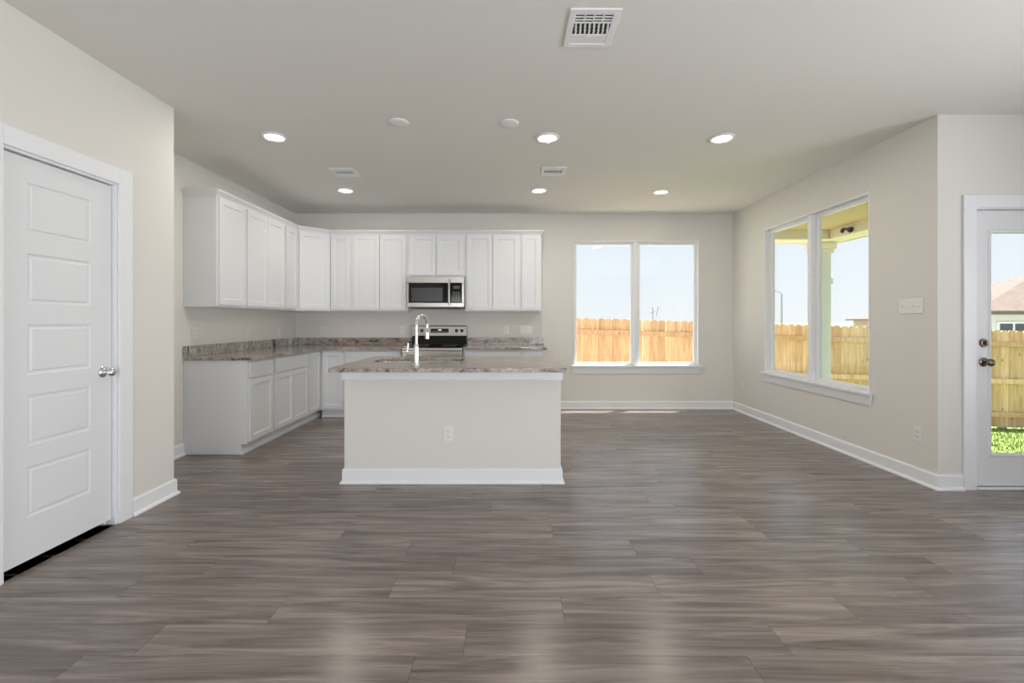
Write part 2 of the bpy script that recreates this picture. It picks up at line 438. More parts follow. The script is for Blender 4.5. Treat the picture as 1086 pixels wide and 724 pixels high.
BP = [(0, 0), (.028, 0), (.028, .008), (.022, .018), (.014, .022), (.014, .1), (.008, .11), (0, .11)]
def bb(name, path, label):
    bm = bmesh.new(); sweep(bm, path, BP); struct(name, bm, 'trim', label, 'baseboard')
bb('baseboard_back', [(.44, YB), (XR, YB), (XR, YR), (3.305, YR)], 'white baseboard along the window walls')
bb('baseboard_far_left', [(XL, YE), (XL, 4.168)], 'white baseboard between the wall end and the cabinets')
bb('baseboard_left', [(XN, 2.856), (XN, YE), (XL+.03, YE)], 'white baseboard right of the five-panel door')
bb('baseboard_near_left', [(XN, YREAR), (XN, 2.03)], 'white baseboard left of the five-panel door')
bb('baseboard_right', [(DX1+.11, YR), (XF, YR), (XF, YREAR), (XN, YREAR)], 'white baseboard of the living room')

# ------------------------------------------------------------------ windows
def window(name, loc, rz, w, z0, z1, label):
    """local x along the wall, y outward, wall face at y=0"""
    root = thing(name, label, 'window', loc, rz, kind='structure')
    g = .002
    # jamb liner proud of the wall by 3 mm
    B('window_jamb', 'trim', [(g, .016, -.004, .105, z0+.03, z1-g), (w-.016, w-g, -.004, .105, z0+.03, z1-g), (.016, w-.016, -.004, .105, z1-.016, z1-g)], root)
    c = w/2; fr = []
    for a, b in ((.016, c-.030), (c+.030, w-.016)):
        fr += [(a, a+.034, .055, .10, z0+.03, z1-.016), (b-.034, b, .055, .10, z0+.03, z1-.016),
               (a+.034, b-.034, .055, .10, z1-.055, z1-.016), (a+.034, b-.034, .055, .10, z0+.03, z0+.062)]
    B('window_frame', 'vinyl', fr, root, .003)
    B('mullion', 'trim', (c-.030, c+.030, .012, .10, z0+.03, z1-.016), root, .003)
    for a, b in ((.050, c-.064), (c+.064, w-.050)):
        B('window_pane', 'glass', (a-.005, b+.005, .076, .080, z0+.058, z1-.05), root)
    B('window_sill', 'trim', [(g, w-g, -.003, .105, z0+g, z0+.03), (-.035, w+.035, -.042, -.003, z0+.004, z0+.03)], root, .003)
    bm = bmesh.new()
    prof = [(-.004, z0+.004), (-.028, z0+.004), (-.012, z0-.088), (-.002, z0-.088)]
    a = [bm.verts.new((-.030 if i < 2 else -.012, y, z)) for i, (y, z) in enumerate(prof)]
    b = [bm.verts.new((w+.030 if i < 2 else w+.012, y, z)) for i, (y, z) in enumerate(prof)]
    bm.faces.new(a); bm.faces.new(b[::-1])
    for i in range(4): bm.faces.new((a[i], a[(i+1) % 4], b[(i+1) % 4], b[i]))
    obj('window_apron', bm, 'trim', root)
    return root
window('window_1', (BW[0], YB, 0), 0, BW[1]-BW[0], BW[2], BW[3], 'white double window over the fence in the back wall')
window('window_2', (XR, RW[1], 0), -PI/2, RW[1]-RW[0], RW[2], RW[3], 'white double window to the patio in the right wall')

# ------------------------------------------------------------------ five-panel door (faces +X)
def knob_mesh(rose=.032, ball=.027, reach=.06):
    bm = bmesh.new()
    pr = [(0, 0), (rose, 0), (rose, .005), (rose*.8, .012), (.012, .014), (.011, reach-ball*1.2)]
    for k in range(1, 13):
        a = -PI/2*.85+(PI*.925)*k/12
        pr.append((ball*math.cos(a) if k < 12 else 0, reach-.01+ball*.8*math.sin(a)))
    lathe(bm, pr, 28); return bm
d1 = thing('door_1', 'closed white five-panel door in the left wall', 'door', (XN, PY0, 0), PI/2, kind='structure')
w = PY1-PY0    # local x = +Y, local -y = +X
bm = bmesh.new()
pan = [(.145, .487, z, z+.252) for z in (.250, .607, .963, 1.320, 1.674)]
panel_slab(bm, .025, w-.022, .036, 2.048, .060, .038, pan, [(.006, .006), (.016, .007), (.024, .001)])
slab1 = obj('door_slab', bm, 'door', d1)
J = .018
B('door_jamb', 'trim', [(0, J, 0, .118, 0, 2.07), (w-J, w, 0, .118, 0, 2.07), (J, w-J, 0, .118, 2.054, 2.07), (J, J+.01, .062, .09, 0, 2.054), (w-J-.01, w-J, .062, .09, 0, 2.054), (J, w-J, .062, .09, 2.044, 2.054)], d1)
def casing(root, w, top, cw, x_in=.006):
    bm = bmesh.new()
    for s in (0, 1):
        a, b = (-cw+x_in, x_in) if s == 0 else (w-x_in, w+cw-x_in)
        box(bm, a, b, -.017, -.001, 0, top+cw)
    box(bm, x_in, w-x_in, -.017, -.001, top, top+cw)
    return obj('door_casing', bm, 'trim', root, bevel=.003)
casing(d1, w, 2.066, .095)
kb = obj('door_knob', knob_mesh(), 'chrome', d1, smooth=True); kb.location = (w-.022-.058, .022, .93); kb.rotation_euler = (PI/2, 0, 0)
tag(kb, 'polished round door knob')
for z in (.27, 1.05, 1.80):
    bm = bmesh.new(); tube(bm, [(.020, .016, z), (.020, .016, z+.09)], .006, 10); box(bm, .018, .026, .02, .024, z, z+.09)
    obj('hinge', bm, 'nickel', d1, smooth=True)

# ------------------------------------------------------------------ garden door (faces -Y)
d2 = thing('door_2', 'grey-white glazed garden door at the right edge', 'door', (DX0, YR, 0), 0, kind='structure')
w = DX1-DX0
bm = bmesh.new()
panel_slab(bm, .021, w-.021, .022, 2.046, .060, .044, [(.118, w-.118, .235, 1.906)], [(.004, -.006), (.010, -.008), (.022, -.004), (.028, .012)], hole=True)
obj('door_slab', bm, 'door', d2)
B('door_pane', 'glass', (.12, w-.12, .034, .040, .24, 1.90), d2)
B('door_jamb', 'trim', [(0, .018, 0, .138, 0, 2.068), (w-.018, w, 0, .138, 0, 2.068), (.018, w-.018, 0, .138, 2.050, 2.068)], d2)
B('weather_strip', 'weather', [(.018, w-.018, .018, .10, .0165, .0215), (.018, .021, .03, .06, .02, 2.05), (.018, w-.018, .03, .06, 2.046, 2.050)], d2)
B('threshold', 'trim', (.018, w-.018, -.012, .138, 0, .016), d2, .003)
casing(d2, w, 2.058, .093)
kb = obj('door_knob', knob_mesh(.033, .028, .062), 'bronze', d2, smooth=True); kb.location = (.085, .016, .932); kb.rotation_euler = (PI/2, 0, 0); tag(kb, 'dark bronze round knob')
bm = bmesh.new(); lathe(bm, [(0, 0), (.032, 0), (.032, .006), (.027, .014), (0, .015)], 28); box(bm, -.006, .006, -.018, .018, .014, .032)
kb = obj('deadbolt', bm, 'bronze', d2, smooth=True); kb.location = (.085, .016, 1.073); kb.rotation_euler = (PI/2, 0, 0)

# ------------------------------------------------------------------ cabinets
SH = [(.004, .004), (.006, .008), (.007, .009)]
def shaker(name, x0, x1, z0, z1, yface, parent, st=.052):
    bm = bmesh.new()
    panel_slab(bm, x0, x1, z0, z1, yface, .019, [(x0+st, x1-st, z0+st, z1-st)], [(.005, .004), (.006, .009)])
    return obj(name, bm, 'cab', parent, bevel=.0015)
def drawer(x0, x1, z0, z1, yface, parent):
    bm = bmesh.new(); box(bm, x0, x1, yface-.019, yface, z0, z1)
    return obj('drawer', bm, 'cab', parent, bevel=.004)
UD, UZ0, UZ1 = .303, 1.366, 2.415
GA = .002
def upper(loc, rz, w, doors, label, z0=UZ0, left=.024, right=.024):
    t = thing('upper_cabinet', label, 'cabinet', (loc[0], loc[1], 0), rz, 'white wall cabinets')
    bm = bmesh.new()
    box(bm, .0006, w-.0006, -UD, -GA, z0+.012, UZ1)
    box(bm, .0006, w-.0006, -UD, -UD+.02, z0, z0+.012); box(bm, .0006, .018, -UD+.02, -GA, z0, z0+.012); box(bm, w-.018, w-.0006, -UD+.02, -GA, z0, z0+.012)
    obj('body', bm, 'cab', t)
    n = doors; a, b = left, w-right; gp = .006 if rz else .012; dw = (b-a-gp*(n-1))/n
    for i in range(n): shaker('door', a+i*(dw+gp), a+i*(dw+gp)+dw, z0+.022, 2.378, -UD, t)
    return t
FACE = XL+UD
upper((XL, 4.170), PI/2, .452, 1, 'first wall cabinet at the open end of the left run, single door')
upper((XL, 4.622), PI/2, .810, 2, 'two-door wall cabinet in the middle of the left run')
upper((XL, 5.432), PI/2, .320, 1, 'narrow wall cabinet on the left wall beside the corner cabinet', left=.018, right=.03)
upper((-2.402, YB), 0, .285, 1, 'narrow wall cabinet right of the angled corner cabinet', left=.010)
upper((-2.117, YB), 0, .750, 2, 'tall two-door wall cabinet left of the microwave')
upper((-1.367, YB), 0, .764, 2, 'short two-door wall cabinet above the microwave', z0=1.826)
upper((-.603, YB), 0, .738, 2, 'tall two-door wall cabinet right of the microwave')
upper((.135, YB), 0, .283, 1, 'narrow end wall cabinet nearest the back window')
# angled corner cabinet
t = thing('corner_cabinet', 'angled corner wall cabinet where the two runs meet', 'cabinet', (XL, YB, 0), 0, 'white wall cabinets')
bm = bmesh.new(); q = .61
prism(bm, [(GA, -q+.0006), (UD, -q+.0006), (q-.0006, -UD), (q-.0006, -GA), (GA, -GA)], UZ0, UZ1); obj('body', bm, 'cab', t)
dl = math.hypot(q-UD, q-UD)
dd = shaker('door', .022, dl-.022, UZ0+.022, 2.378, 0, t); dd.location = (UD, -q, 0); dd.rotation_euler = (0, 0, PI/4)
# crown
bm = bmesh.new()
sweep(bm, [(XL+GA, 4.170), (FACE, 4.170), (FACE, YB-q), (XL+q, YB-UD), (.418, YB-UD), (.418, YB-GA)],
      [(.0005, 2.383), (.006, 2.383), (.010, 2.398), (.032, 2.428), (.036, 2.432), (.036, 2.446), (.0005, 2.446)])
tag(obj('crown_moulding', bm, 'cab'), 'white crown moulding along the top of the wall cabinets', 'moulding')

BD, BZ, TK = .588, .869, .055
def base(loc, rz, w, doors, label, draw=True, left=.024, right=.024, group='white base cabinets'):
    t = thing('base_cabinet', label, 'cabinet', (loc[0], loc[1], 0), rz, group)
    bm = bmesh.new(); box(bm, .0006, w-.0006, -BD, -GA, .10, BZ); box(bm, .0006, w-.0006, -BD+TK, -GA, .003, .10); obj('body', bm, 'cab', t)
    bm = bmesh.new(); box(bm, .0006, w-.0006, -BD+TK-.012, -BD+TK, .001, .024); obj('shoe_moulding', bm, 'trim', t)
    a, b = left, w-right; zt = .690 if draw else .847
    if draw: drawer(a, b, .705, .847, -BD, t)
    if doors:
        gp = .006 if rz else .012; dw = (b-a-gp*(doors-1))/doors
        for i in range(doors): shaker('door', a+i*(dw+gp), a+i*(dw+gp)+dw, .118, zt, -BD, t)
    return t
base((XL, 4.170), PI/2, .452, 1, 'base cabinet with one drawer at the open end of the left run')
base((XL, 4.622), PI/2, .810, 2, 'wide base cabinet with one drawer and two doors on the left run')
base((XL, 5.432), PI/2, .930, 0, 'corner base cabinet with a narrow door panel on the left run', draw=False)
cb = [o for o in bpy.data.objects if o.get('label', '').startswith('corner base')][0]
shaker('door', .012, .305, .118, .847, -BD, cb, st=.045)
base((-2.422, YB), 0, .305, 1, 'narrow base cabinet with a full-height door beside the corner', draw=False, left=.035, right=.012)
base((-2.117, YB), 0, .750, 2, 'base cabinet with a wide drawer left of the stove')
base((-.601, YB), 0, .736, 2, 'base cabinet with a wide drawer right of the stove')
base((.135, YB), 0, .290, 1, 'narrow end base cabinet nearest the back window')

# ------------------------------------------------------------------ countertops
CT0, CT1 = .8705, .9005
ct = thing('countertop', 'L-shaped streaked brown stone countertop along the left and back walls', 'countertop', (XL, YB, 0), 0)
bm = bmesh.new(); x1 = -1.370-XL
prism(bm, [(GA, -2.205), (.640, -2.205), (.640, -.640), (x1, -.640), (x1, -GA), (GA, -GA)], CT0, CT1)
obj('slab', bm, 'stone', ct, bevel=.003)
B('backsplash', 'stone', [(GA, .022, -2.205, -GA, CT1+.0005, CT1+.102), (.0225, x1, -.022, -GA, CT1+.0005, CT1+.102)], ct, .002)
ct = thing('countertop', 'short streaked stone countertop between the stove and the back window', 'countertop', (-.598, YB, 0), 0)
B('slab', 'stone', (0, 1.072, -.640, -GA, CT0, CT1), ct, .003)
B('backsplash', 'stone', (0, 1.072, -.022, -GA, CT1+.0005, CT1+.102), ct, .002)

# ------------------------------------------------------------------ island
IX0, IX1, IY0, IY1 = -1.262, .385, 3.449, 4.17
isl = thing('kitchen_island', 'kitchen island base painted greige with white baseboard and trim', 'kitchen island', ((IX0+IX1)/2, (IY0+IY1)/2, 0))
cx, cy = (IX0+IX1)/2, (IY0+IY1)/2; hw, hd = (IX1-IX0)/2, (IY1-IY0)/2
bm = bmesh.new()
box(bm, -hw, hw, -hd, -hd+.115, 0.001, .869); box(bm, -hw, -hw+.115, -hd+.115, hd-.02, 0.001, .869); box(bm, hw-.115, hw, -hd+.115, hd-.02, 0.001, .869)
obj('half_wall', bm, 'wall', isl)
bm = bmesh.new(); sweep(bm, [(-hw, hd-.02), (-hw, -hd), (hw, -hd), (hw, hd-.02)], BP); ob = obj('base_board', bm, 'trim', isl)
bm = bmesh.new(); sweep(bm, [(-hw, hd-.02), (-hw, -hd), (hw, -hd), (hw, hd-.02)], [(0, .785), (.012, .785), (.014, .79), (.014, .868), (0, .868)]); obj('top_trim', bm, 'trim', isl)
bm = bmesh.new(); box(bm, -hw+.115, hw-.115, hd-.03, hd-.0, .10, .869); box(bm, -hw+.115, hw-.115, hd-.10, hd-.09, .003, .10); obj('cabinet_front', bm, 'cab', isl)
ww = 2*hw-.23; n = 4
for i in range(n):
    a = -hw+.115+.01+i*(ww-.02)/n; b = a+(ww-.02)/n-.006
    bm = bmesh.new(); panel_slab(bm, -b, -a, .118, .69, 0, .019, [(-b+.052, -a-.052, .17, .638)], [(.005, .004), (.006, .009)])
    o = obj('door', bm, 'cab', isl, bevel=.0015); o.rotation_euler = (0, 0, PI); o.location = (0, hd, 0)
    bm = bmesh.new(); box(bm, a, b, hd, hd+.019, .705, .847); obj('drawer', bm, 'cab', isl, bevel=.004)
# counter with sink cut-out
KX0, KX1, KY0, KY1 = -1.289, .402, 3.203, 4.273
SX0, SX1, SY0, SY1 = -1.13, -.40, 3.68, 4.07
def rrect(x0, x1, y0, y1, r, n=6):
    pts = []
    for cx_, cy_, a0 in ((x1-r, y1-r, 0), (x0+r, y1-r, PI/2), (x0+r, y0+r, PI), (x1-r, y0+r, 3*PI/2)):
        for k in range(n+1): pts.append((cx_+r*math.cos(a0+PI/2*k/n), cy_+r*math.sin(a0+PI/2*k/n)))
    return pts
def slab_with_hole(bm, outer, inner, z0, z1):
    n = len(inner); m = len(outer)
    for z, flip in ((z1, False), (z0, True)):
        o = [bm.verts.new((*p, z)) for p in outer]; i_ = [bm.verts.new((*p, z)) for p in inner]
        es = [bm.edges.new((o[k], o[(k+1) % m])) for k in range(m)]+[bm.edges.new((i_[k], i_[(k+1) % n])) for k in range(n)]
        bmesh.ops.triangle_fill(bm, use_beauty=True, edges=es)
        if z == z1: O1, I1 = o, i_
        else: O0, I0 = o, i_
    for A, Bq in ((O0, O1), (I0, I1)):
        for k in range(len(A)): bm.faces.new((A[k], A[(k+1) % len(A)], Bq[(k+1) % len(A)], Bq[k]))
bm = bmesh.new()
slab_with_hole(bm, [(KX0-cx, KY0-cy), (KX1-cx, KY0-cy), (KX1-cx, KY1-cy), (KX0-cx, KY1-cy)], [(p[0]-cx, p[1]-cy) for p in rrect(SX0, SX1, SY0, SY1, .06)], CT0, CT1)
ic = obj('island_countertop', bm, 'stone', bevel=.003); ic.location = (cx, cy, 0)
tag(ic, 'streaked brown and grey stone countertop on the kitchen island', 'countertop')
# sink bowl
sk = thing('sink', 'stainless undermount sink set in the island countertop', 'sink', ((SX0+SX1)/2, (SY0+SY1)/2, CT0-.2))
ax, ay = (SX1-SX0)/2, (SY1-SY0)/2; bm = bmesh.new()
loops = []
for e_, z, r in ((.012, .199, .065), (.012, .196, .065), (-.003, .196, .06), (-.003, .190, .06), (-.010, .02, .06), (-.035, .004, .05), (-.06, .002, .04)):
    loops.append([bm.verts.new((*p, z)) for p in rrect(-ax-e_, ax+e_, -ay-e_, ay+e_, r)])
for a, b in zip(loops, loops[1:]):
    for k in range(len(a)): bm.faces.new((a[k], a[(k+1) % len(a)], b[(k+1) % len(a)], b[k]))
bm.faces.new(loops[-1]); obj('bowl', bm, 'sinksteel', sk, smooth=True)
bm = bmesh.new(); lathe(bm, [(0, .003), (.02, .003), (.022, .006), (.042, .006), (.045, .003)], 24); obj('drain', bm, 'chrome', sk, smooth=True)
# faucet
fx, fy = -.705, 3.405
fc = thing('faucet', 'chrome gooseneck pull-down faucet standing on the island', 'faucet', (fx, fy, CT1+.0008))
bm = bmesh.new(); lathe(bm, [(0, 0), (.027, 0), (.027, .006), (.022, .012), (.0185, .016), (.018, .13), (.0165, .15), (.0125, .16), (.0125, .165), (0, .165)], 28); obj('body', bm, 'chrome', fc, smooth=True)
bm = bmesh.new(); dirx, diry = .30, .954; R = .085
pts = [(0, 0, .155+i*.02) for i in range(8)]
for k in range(17):
    a = PI*k/16; u = R-R*math.cos(a); pts.append((u*dirx, u*diry, .295+R*.95*math.sin(a)))
pts.append((2*R*dirx, 2*R*diry, .285)); tube(bm, pts, .0105, 16); obj('spout', bm, 'chrome', fc, smooth=True)
bm = bmesh.new(); lathe(bm, [(0, 0), (.013, 0), (.0165, .004), (.0165, .06), (.012, .085), (.012, .10), (0, .10)], 22, Matrix.Translation((2*R*dirx, 2*R*diry, .19))); obj('spray_head', bm, 'chrome', fc, smooth=True)
bm = bmesh.new(); tube(bm, [(-.012, 0, .085), (-.055, 0, .085), (-.075, 0, .085)], .0125, 16)
tube(bm, [(-.067, 0, .085), (-.067, 0, .10), (-.063, .0, .165)], .006, 12, [.009, .0055, .005]); obj('handle', bm, 'chrome', fc, smooth=True)

# ------------------------------------------------------------------ stove
rg = thing('stove', 'stainless electric stove with black glass cooktop behind the island', 'stove', (-.984, YB, 0))
RH = .378
B('body', 'black', [(-RH, RH, -.625, -.025, .05, .895), (-RH, -RH+.02, -.60, -.06, .0015, .05), (RH-.02, RH, -.60, -.06, .0015, .05)], rg)
B('cooktop', 'bglass', (-RH, RH, -.66, -.085, .8955, .912), rg, .004)
for x, y, r in ((-.19, -.50, .11), (.19, -.50, .09), (-.19, -.24, .08), (.19, -.24, .10)):
    bm = bmesh.new(); lathe(bm, [(r-.004, .9122), (r-.004, .9126), (r, .9126), (r, .9122)], 40); o = obj('burner_ring', bm, 'button', rg); o.location = (x, y, 0)
bm = bmesh.new()   # sloped backguard: black lower panel, steel head
def xprism(bm, x0, x1, yz):
    a = [bm.verts.new((x0, *p)) for p in yz]; b = [bm.verts.new((x1, *p)) for p in yz]; n = len(yz)
    bm.faces.new(a); bm.faces.new(b[::-1])
    for i in range(n): bm.faces.new((a[i], a[(i+1) % n], b[(i+1) % n], b[i]))
xprism(bm, -RH, RH, [(-.025, .9125), (-.095, .9125), (-.072, 1.03), (-.025, 1.03)]); obj('back_panel', bm, 'bglass', rg)
bm = bmesh.new(); xprism(bm, -RH, RH, [(-.025, 1.0305), (-.088, 1.0305), (-.070, 1.160), (-.058, 1.172), (-.025, 1.172)])
hd_ = obj('control_head', bm, 'steel', rg, bevel=.003)
sl = math.atan2(.018, .13)
def onhead(o, x, z): o.location = (x, -.088+(z-1.0305)*.018/.1295-.0003, z); o.rotation_euler = (PI/2-sl, 0, 0); return o
bm = bmesh.new(); box(bm, -.125, .125, -.028, .028, 0, .003); onhead(obj('display', bm, 'bglass', hd_), .005, 1.10)
bm = bmesh.new(); box(bm, -.018, .024, .004, .016, .003, .0036); onhead(obj('clock_digits', bm, emis('clock_digits', (.75, .85, .9), .8), hd_), .005, 1.10)
bm = bmesh.new()
for i in range(9):
    for j in range(2): box(bm, -.110+i*.026, -.096+i*.026, -.020+j*.011, -.014+j*.011, .003, .0036)
onhead(obj('button_row', bm, 'button', hd_), .005, 1.10)
for x in (-.315, -.24, .24, .315):
    bm = bmesh.new(); lathe(bm, [(0, 0), (.024, 0), (.024, .003), (.019, .005), (.017, .024), (0, .025)], 22); box(bm, -.0035, .0035, -.016, .016, .02, .03)
    onhead(obj('knob', bm, 'black', hd_, smooth=True), x, 1.10)
B('front_trim', 'steel', (-RH, RH, -.660, -.625, .862, .8950), rg, .004)
od = B('oven_door', 'steel', (-RH, RH, -.660, -.6255, .245, .855), rg, .006)
B('oven_window', 'bglass', (-.28, .28, -.663, -.6602, .38, .68), od, .001)
bm = bmesh.new(); tube(bm, [(-.34, -.708, .80), (.34, -.708, .80)], .012, 14)
for s in (-.31, .31): tube(bm, [(s, -.66, .80), (s, -.708, .80)], .009, 10)
obj('handle', bm, 'steel', od, smooth=True)
B('storage_drawer', 'steel', (-RH, RH, -.655, -.6255, .06, .235), rg, .006)

# ------------------------------------------------------------------ microwave
mw = thing('microwave', 'stainless over-the-range microwave under the short wall cabinet', 'microwave', (-.985, YB, 1.398))
hh = .424
bm = bmesh.new(); xprism(bm, -.378, .378, [(-.003, 0.006), (-.30, .006), (-.345, .020), (-.365, .030), (-.365, hh), (-.003, hh)]); obj('body', bm, 'grey', mw)
B('front_frame', 'steel', [(-.378, .378, -.397, -.3655, hh-.085, hh), (-.378, .378, -.397, -.3655, .020, .078), (-.378, -.352, -.397, -.3655, .078, hh-.085), (.348, .378, -.397, -.3655, .078, hh-.085)], mw, .004)
dr = B('door', 'bglass', (-.352, .165, -.396, -.3655, .079, hh-.086), mw, .001)
B('door_window', 'screen', (-.315, .095, -.3985, -.3962, .095, .275), dr, .001)
bm = bmesh.new(); tube(bm, [(.185, -.432, .05), (.185, -.436, .13), (.185, -.438, .21), (.185, -.436, .30), (.185, -.432, .385)], .0135, 14)
for z in (.055, .38): tube(bm, [(.185, -.397, z), (.185, -.433, z)], .010, 10)
tag(obj('handle', bm, 'steel', dr, smooth=True), 'vertical steel bar handle')
cp = B('control_panel', 'bglass', (.166, .348, -.396, -.3655, .079, hh-.086), mw, .001)
bm = bmesh.new()
for i in range(3):
    for j in range(6): box(bm, .235+i*.033, .251+i*.033, -.3972, -.3962, .095+j*.023, .104+j*.023)
obj('button_grid', bm, 'button', cp)
B('display', 'screen', (.235, .320, -.3975, -.3962, .262, .300), cp)
bm = bmesh.new()
for i in range(14): box(bm, -.33+i*.047, -.33+i*.047+.03, -.30, -.06, .0015, .0055)
obj('grease_filter', bm, 'black', mw)

# ------------------------------------------------------------------ outlets and switches
def plate(root, w, h):
    bm = bmesh.new(); box(bm, -w/2, w/2, -.006, -.0006, -h/2, h/2); return obj('plate', bm, 'plate', root, bevel=.0025)
def socket(root, x=0.):
    for z in (-.0195, .0195):
        bm = bmesh.new(); box(bm, x-.0165, x+.0165, -.0082, -.006, z-.014, z+.014); nf = len(bm.faces)
        for q in (-.0065, .0065): box(bm, x+q-.0012, x+q+.0012, -.0086, -.0080, z-.002, z+.007)
        box(bm, x-.002, x+.002, -.0086, -.0080, z-.011, z-.007)
        for i, f in enumerate(bm.faces): f.material_index = 0 if i < nf else 1
        o = obj('socket', bm, 'plate', root); o.data.materials.append(M['dark'])
def outlet(loc, rz, label, gangs=1, group='white wall outlets'):
    t = thing('wall_outlet', label, 'outlet', loc, rz, group)
    plate(t, .072+.046*(gangs-1), .116)
    for g in range(gangs): socket(t, (g-(gangs-1)/2)*.046)
    return t
def on_left(x, y): s = (541-x)/(-XL); return (XL, 480/s, H+(340.5-y)/s)
def on_right(x, y): s = (x-541)/XR; return (XR, 480/s, H+(340.5-y)/s)
def on_back(x, y): s = 480/YB; return ((x-541)/s, YB, H+(340.5-y)/s)
o0 = outlet(on_left(205.8, 353), PI/2, 'outlet on the left wall nearest the open end of the counter')
for x, y, l in ((263, 352, 'middle outlet above the left run of countertop'), (296.5, 350.5, 'outlet on the left wall closest to the room corner')):
    dup(o0, on_left(x, y), (0, 0, PI/2), l)
for x, y, l in ((342, 350.5, 'outlet on the back wall below the cabinet beside the corner'), (426.5, 350, 'outlet on the back wall just left of the stove'), (537, 350, 'single outlet on the back wall right of the stove')):
    dup(o0, on_back(x, y), (0, 0, 0), l)
dup(o0, ((475.5-541)/139.2, IY0, H-(459.7-340.5)/139.2), (0, 0, 0), 'outlet on the front of the kitchen island')
dup(o0, on_right(973.5, 460), (0, 0, -PI/2), 'outlet low on the right wall below the four-gang switch')
dup(o0, on_right(789, 408), (0, 0, -PI/2), 'outlet low on the right wall beyond the side window')
def switch(loc, rz, gangs, label, rocker=False):
    t = thing('light_switch', label, 'light switch', loc, rz)
    plate(t, .072+.046*(gangs-1), .116)
    for g in range(gangs):
        x = (g-(gangs-1)/2)*.046
        bm = bmesh.new(); box(bm, x-.006, x+.006, -.0068, -.006, -.012, .012); s = obj('toggle_slot', bm, 'vent', t)
        bm = bmesh.new(); box(bm, x-.004, x+.004, -.018, -.006, -.002, .008); obj('toggle', bm, 'plate', s, bevel=.001)
    return t
x_, y_, z_ = on_back(558, 350); switch((x_, y_, z_), 0, 3, 'three-gang white switch plate on the back wall by the counter end')
switch((XR, 3.530, 1.348), -PI/2, 4, 'four-gang white toggle switch plate on the right wall')

# ------------------------------------------------------------------ ceiling fixtures
def on_ceil(x, y): s = (340.5-y)/(CE-H); return ((x-541)/s, 480/s, CE)
lt = thing('recessed_light', '', 'ceiling light', on_ceil(291, 144.5), 0, 'lit recessed ceiling lights')
bm = bmesh.new(); lathe(bm, [(.072, -.001), (.098, -.001), (.098, -.005), (.090, -.011), (.078, -.014), (.072, -.008)], 40); obj('trim_ring', bm, 'vent', lt, smooth=True)
bm = bmesh.new(); lathe(bm, [(0, -.009), (.05, -.0085), (.072, -.006), (.072, -.0015), (0, -.0015)], 40); obj('lens', bm, 'lamp', lt, smooth=True)
ll = bpy.data.lights.new('recessed_lamp', 'AREA'); ll.shape = 'DISK'; ll.size = .14; ll.energy = 5.6; ll.color = (1., .92, .80)
lo = bpy.data.objects.new('recessed_lamp', ll); COL.objects.link(lo); lo.parent = lt; lo.location = (0, 0, -.0125)
lt['label'] = 'left recessed light of the nearer row, above the left cabinets'
for x, y, l in ((580.5, 145.5, 'middle recessed light of the nearer row, above the island'), (765.5, 146, 'right recessed light of the nearer row'),
                (366.5, 201.5, 'left recessed light of the farther row, beside a small vent'), (571.5, 201.5, 'middle recessed light of the farther row'),
                (701, 203, 'right recessed light of the farther row, in front of the back window')):
    dup(lt, on_ceil(x, y), None, l)
sm = thing('ceiling_cover', 'round white ceiling cover on the left, above the island', 'ceiling cover', on_ceil(423, 129.5), 0, 'round blank ceiling covers')
bm = bmesh.new(); lathe(bm, [(0, -.014), (.045, -.013), (.068, -.009), (.075, -.004), (.075, -.0006), (0, -.0006)], 40); obj('disc', bm, 'vent', sm, smooth=True)
bm = bmesh.new()
lathe(bm, [(0, -.0158), (.006, -.0155), (.007, -.0135)], 12)
obj('screw', bm, 'vent', sm)
dup(sm, on_ceil(540, 130.5), None, 'round white ceiling cover beside the middle recessed light')
def vent(loc, w, d, label):
    t = thing('ceiling_vent', label, 'vent', loc, 0, 'white ceiling air vents')
    bm = bmesh.new(); b = .032
    for a in ((-w/2, w/2, -d/2, -d/2+b), (-w/2, w/2, d/2-b, d/2), (-w/2, -w/2+b, -d/2+b, d/2-b), (w/2-b, w/2, -d/2+b, d/2-b)): box(bm, *a, -.008, -.0008)
    obj('frame', bm, 'vent', t, bevel=.002)
    B('duct_backing', 'dark', (-w/2+b, w/2-b, -d/2+b, d/2-b, -.0018, -.0009), t)
    iw, i0, i1 = w/2-b, -d/2+b, d/2-b; D = i1-i0
    bm = bmesh.new()   # near third: crosswise blades
    for k in range(3):
        y = i0+D*.02+k*D*.085; box(bm, -iw, iw, y-.001, y+.0035, -.007, -.002, Matrix.Rotation(0, 4, 'X'))
    for x in (-iw*.5, 0, iw*.5): box(bm, x-.003, x+.003, i0, i0+D*.27, -.0075, -.002)
    y0 = i0+D*.30
    box(bm, -iw, iw, i0+D*.265, y0, -.0075, -.002)
    n = 8
    for k in range(n):   # middle: lengthwise curved blades
        x = -iw+(k+.3)*2*iw/n
        for j in range(3):
            dx = j*.0035; box(bm, x+dx, x+dx+.0085, y0+j*D*.12, y0+(j+1)*D*.12, -.0075, -.003)
    for k in range(3): box(bm, -iw, iw, y0+D*.38+k*D*.105, y0+D*.38+k*D*.105+D*.092, -.0078+k*.0012, -.002)
    obj('louvre', bm, 'vent', t)
    return t
vent((.417, 2.335, CE), .250, .305, 'large white air vent in the ceiling nearest the viewer')
vx, vy, _ = on_ceil(366, 182.5); vent((vx, vy, CE), .25, .27, 'small white ceiling vent on the left, near the farther recessed light')
vx, vy, _ = on_ceil(587, 181.5); vent((vx, vy, CE), .25, .28, 'small white ceiling vent between the two rows above the island')

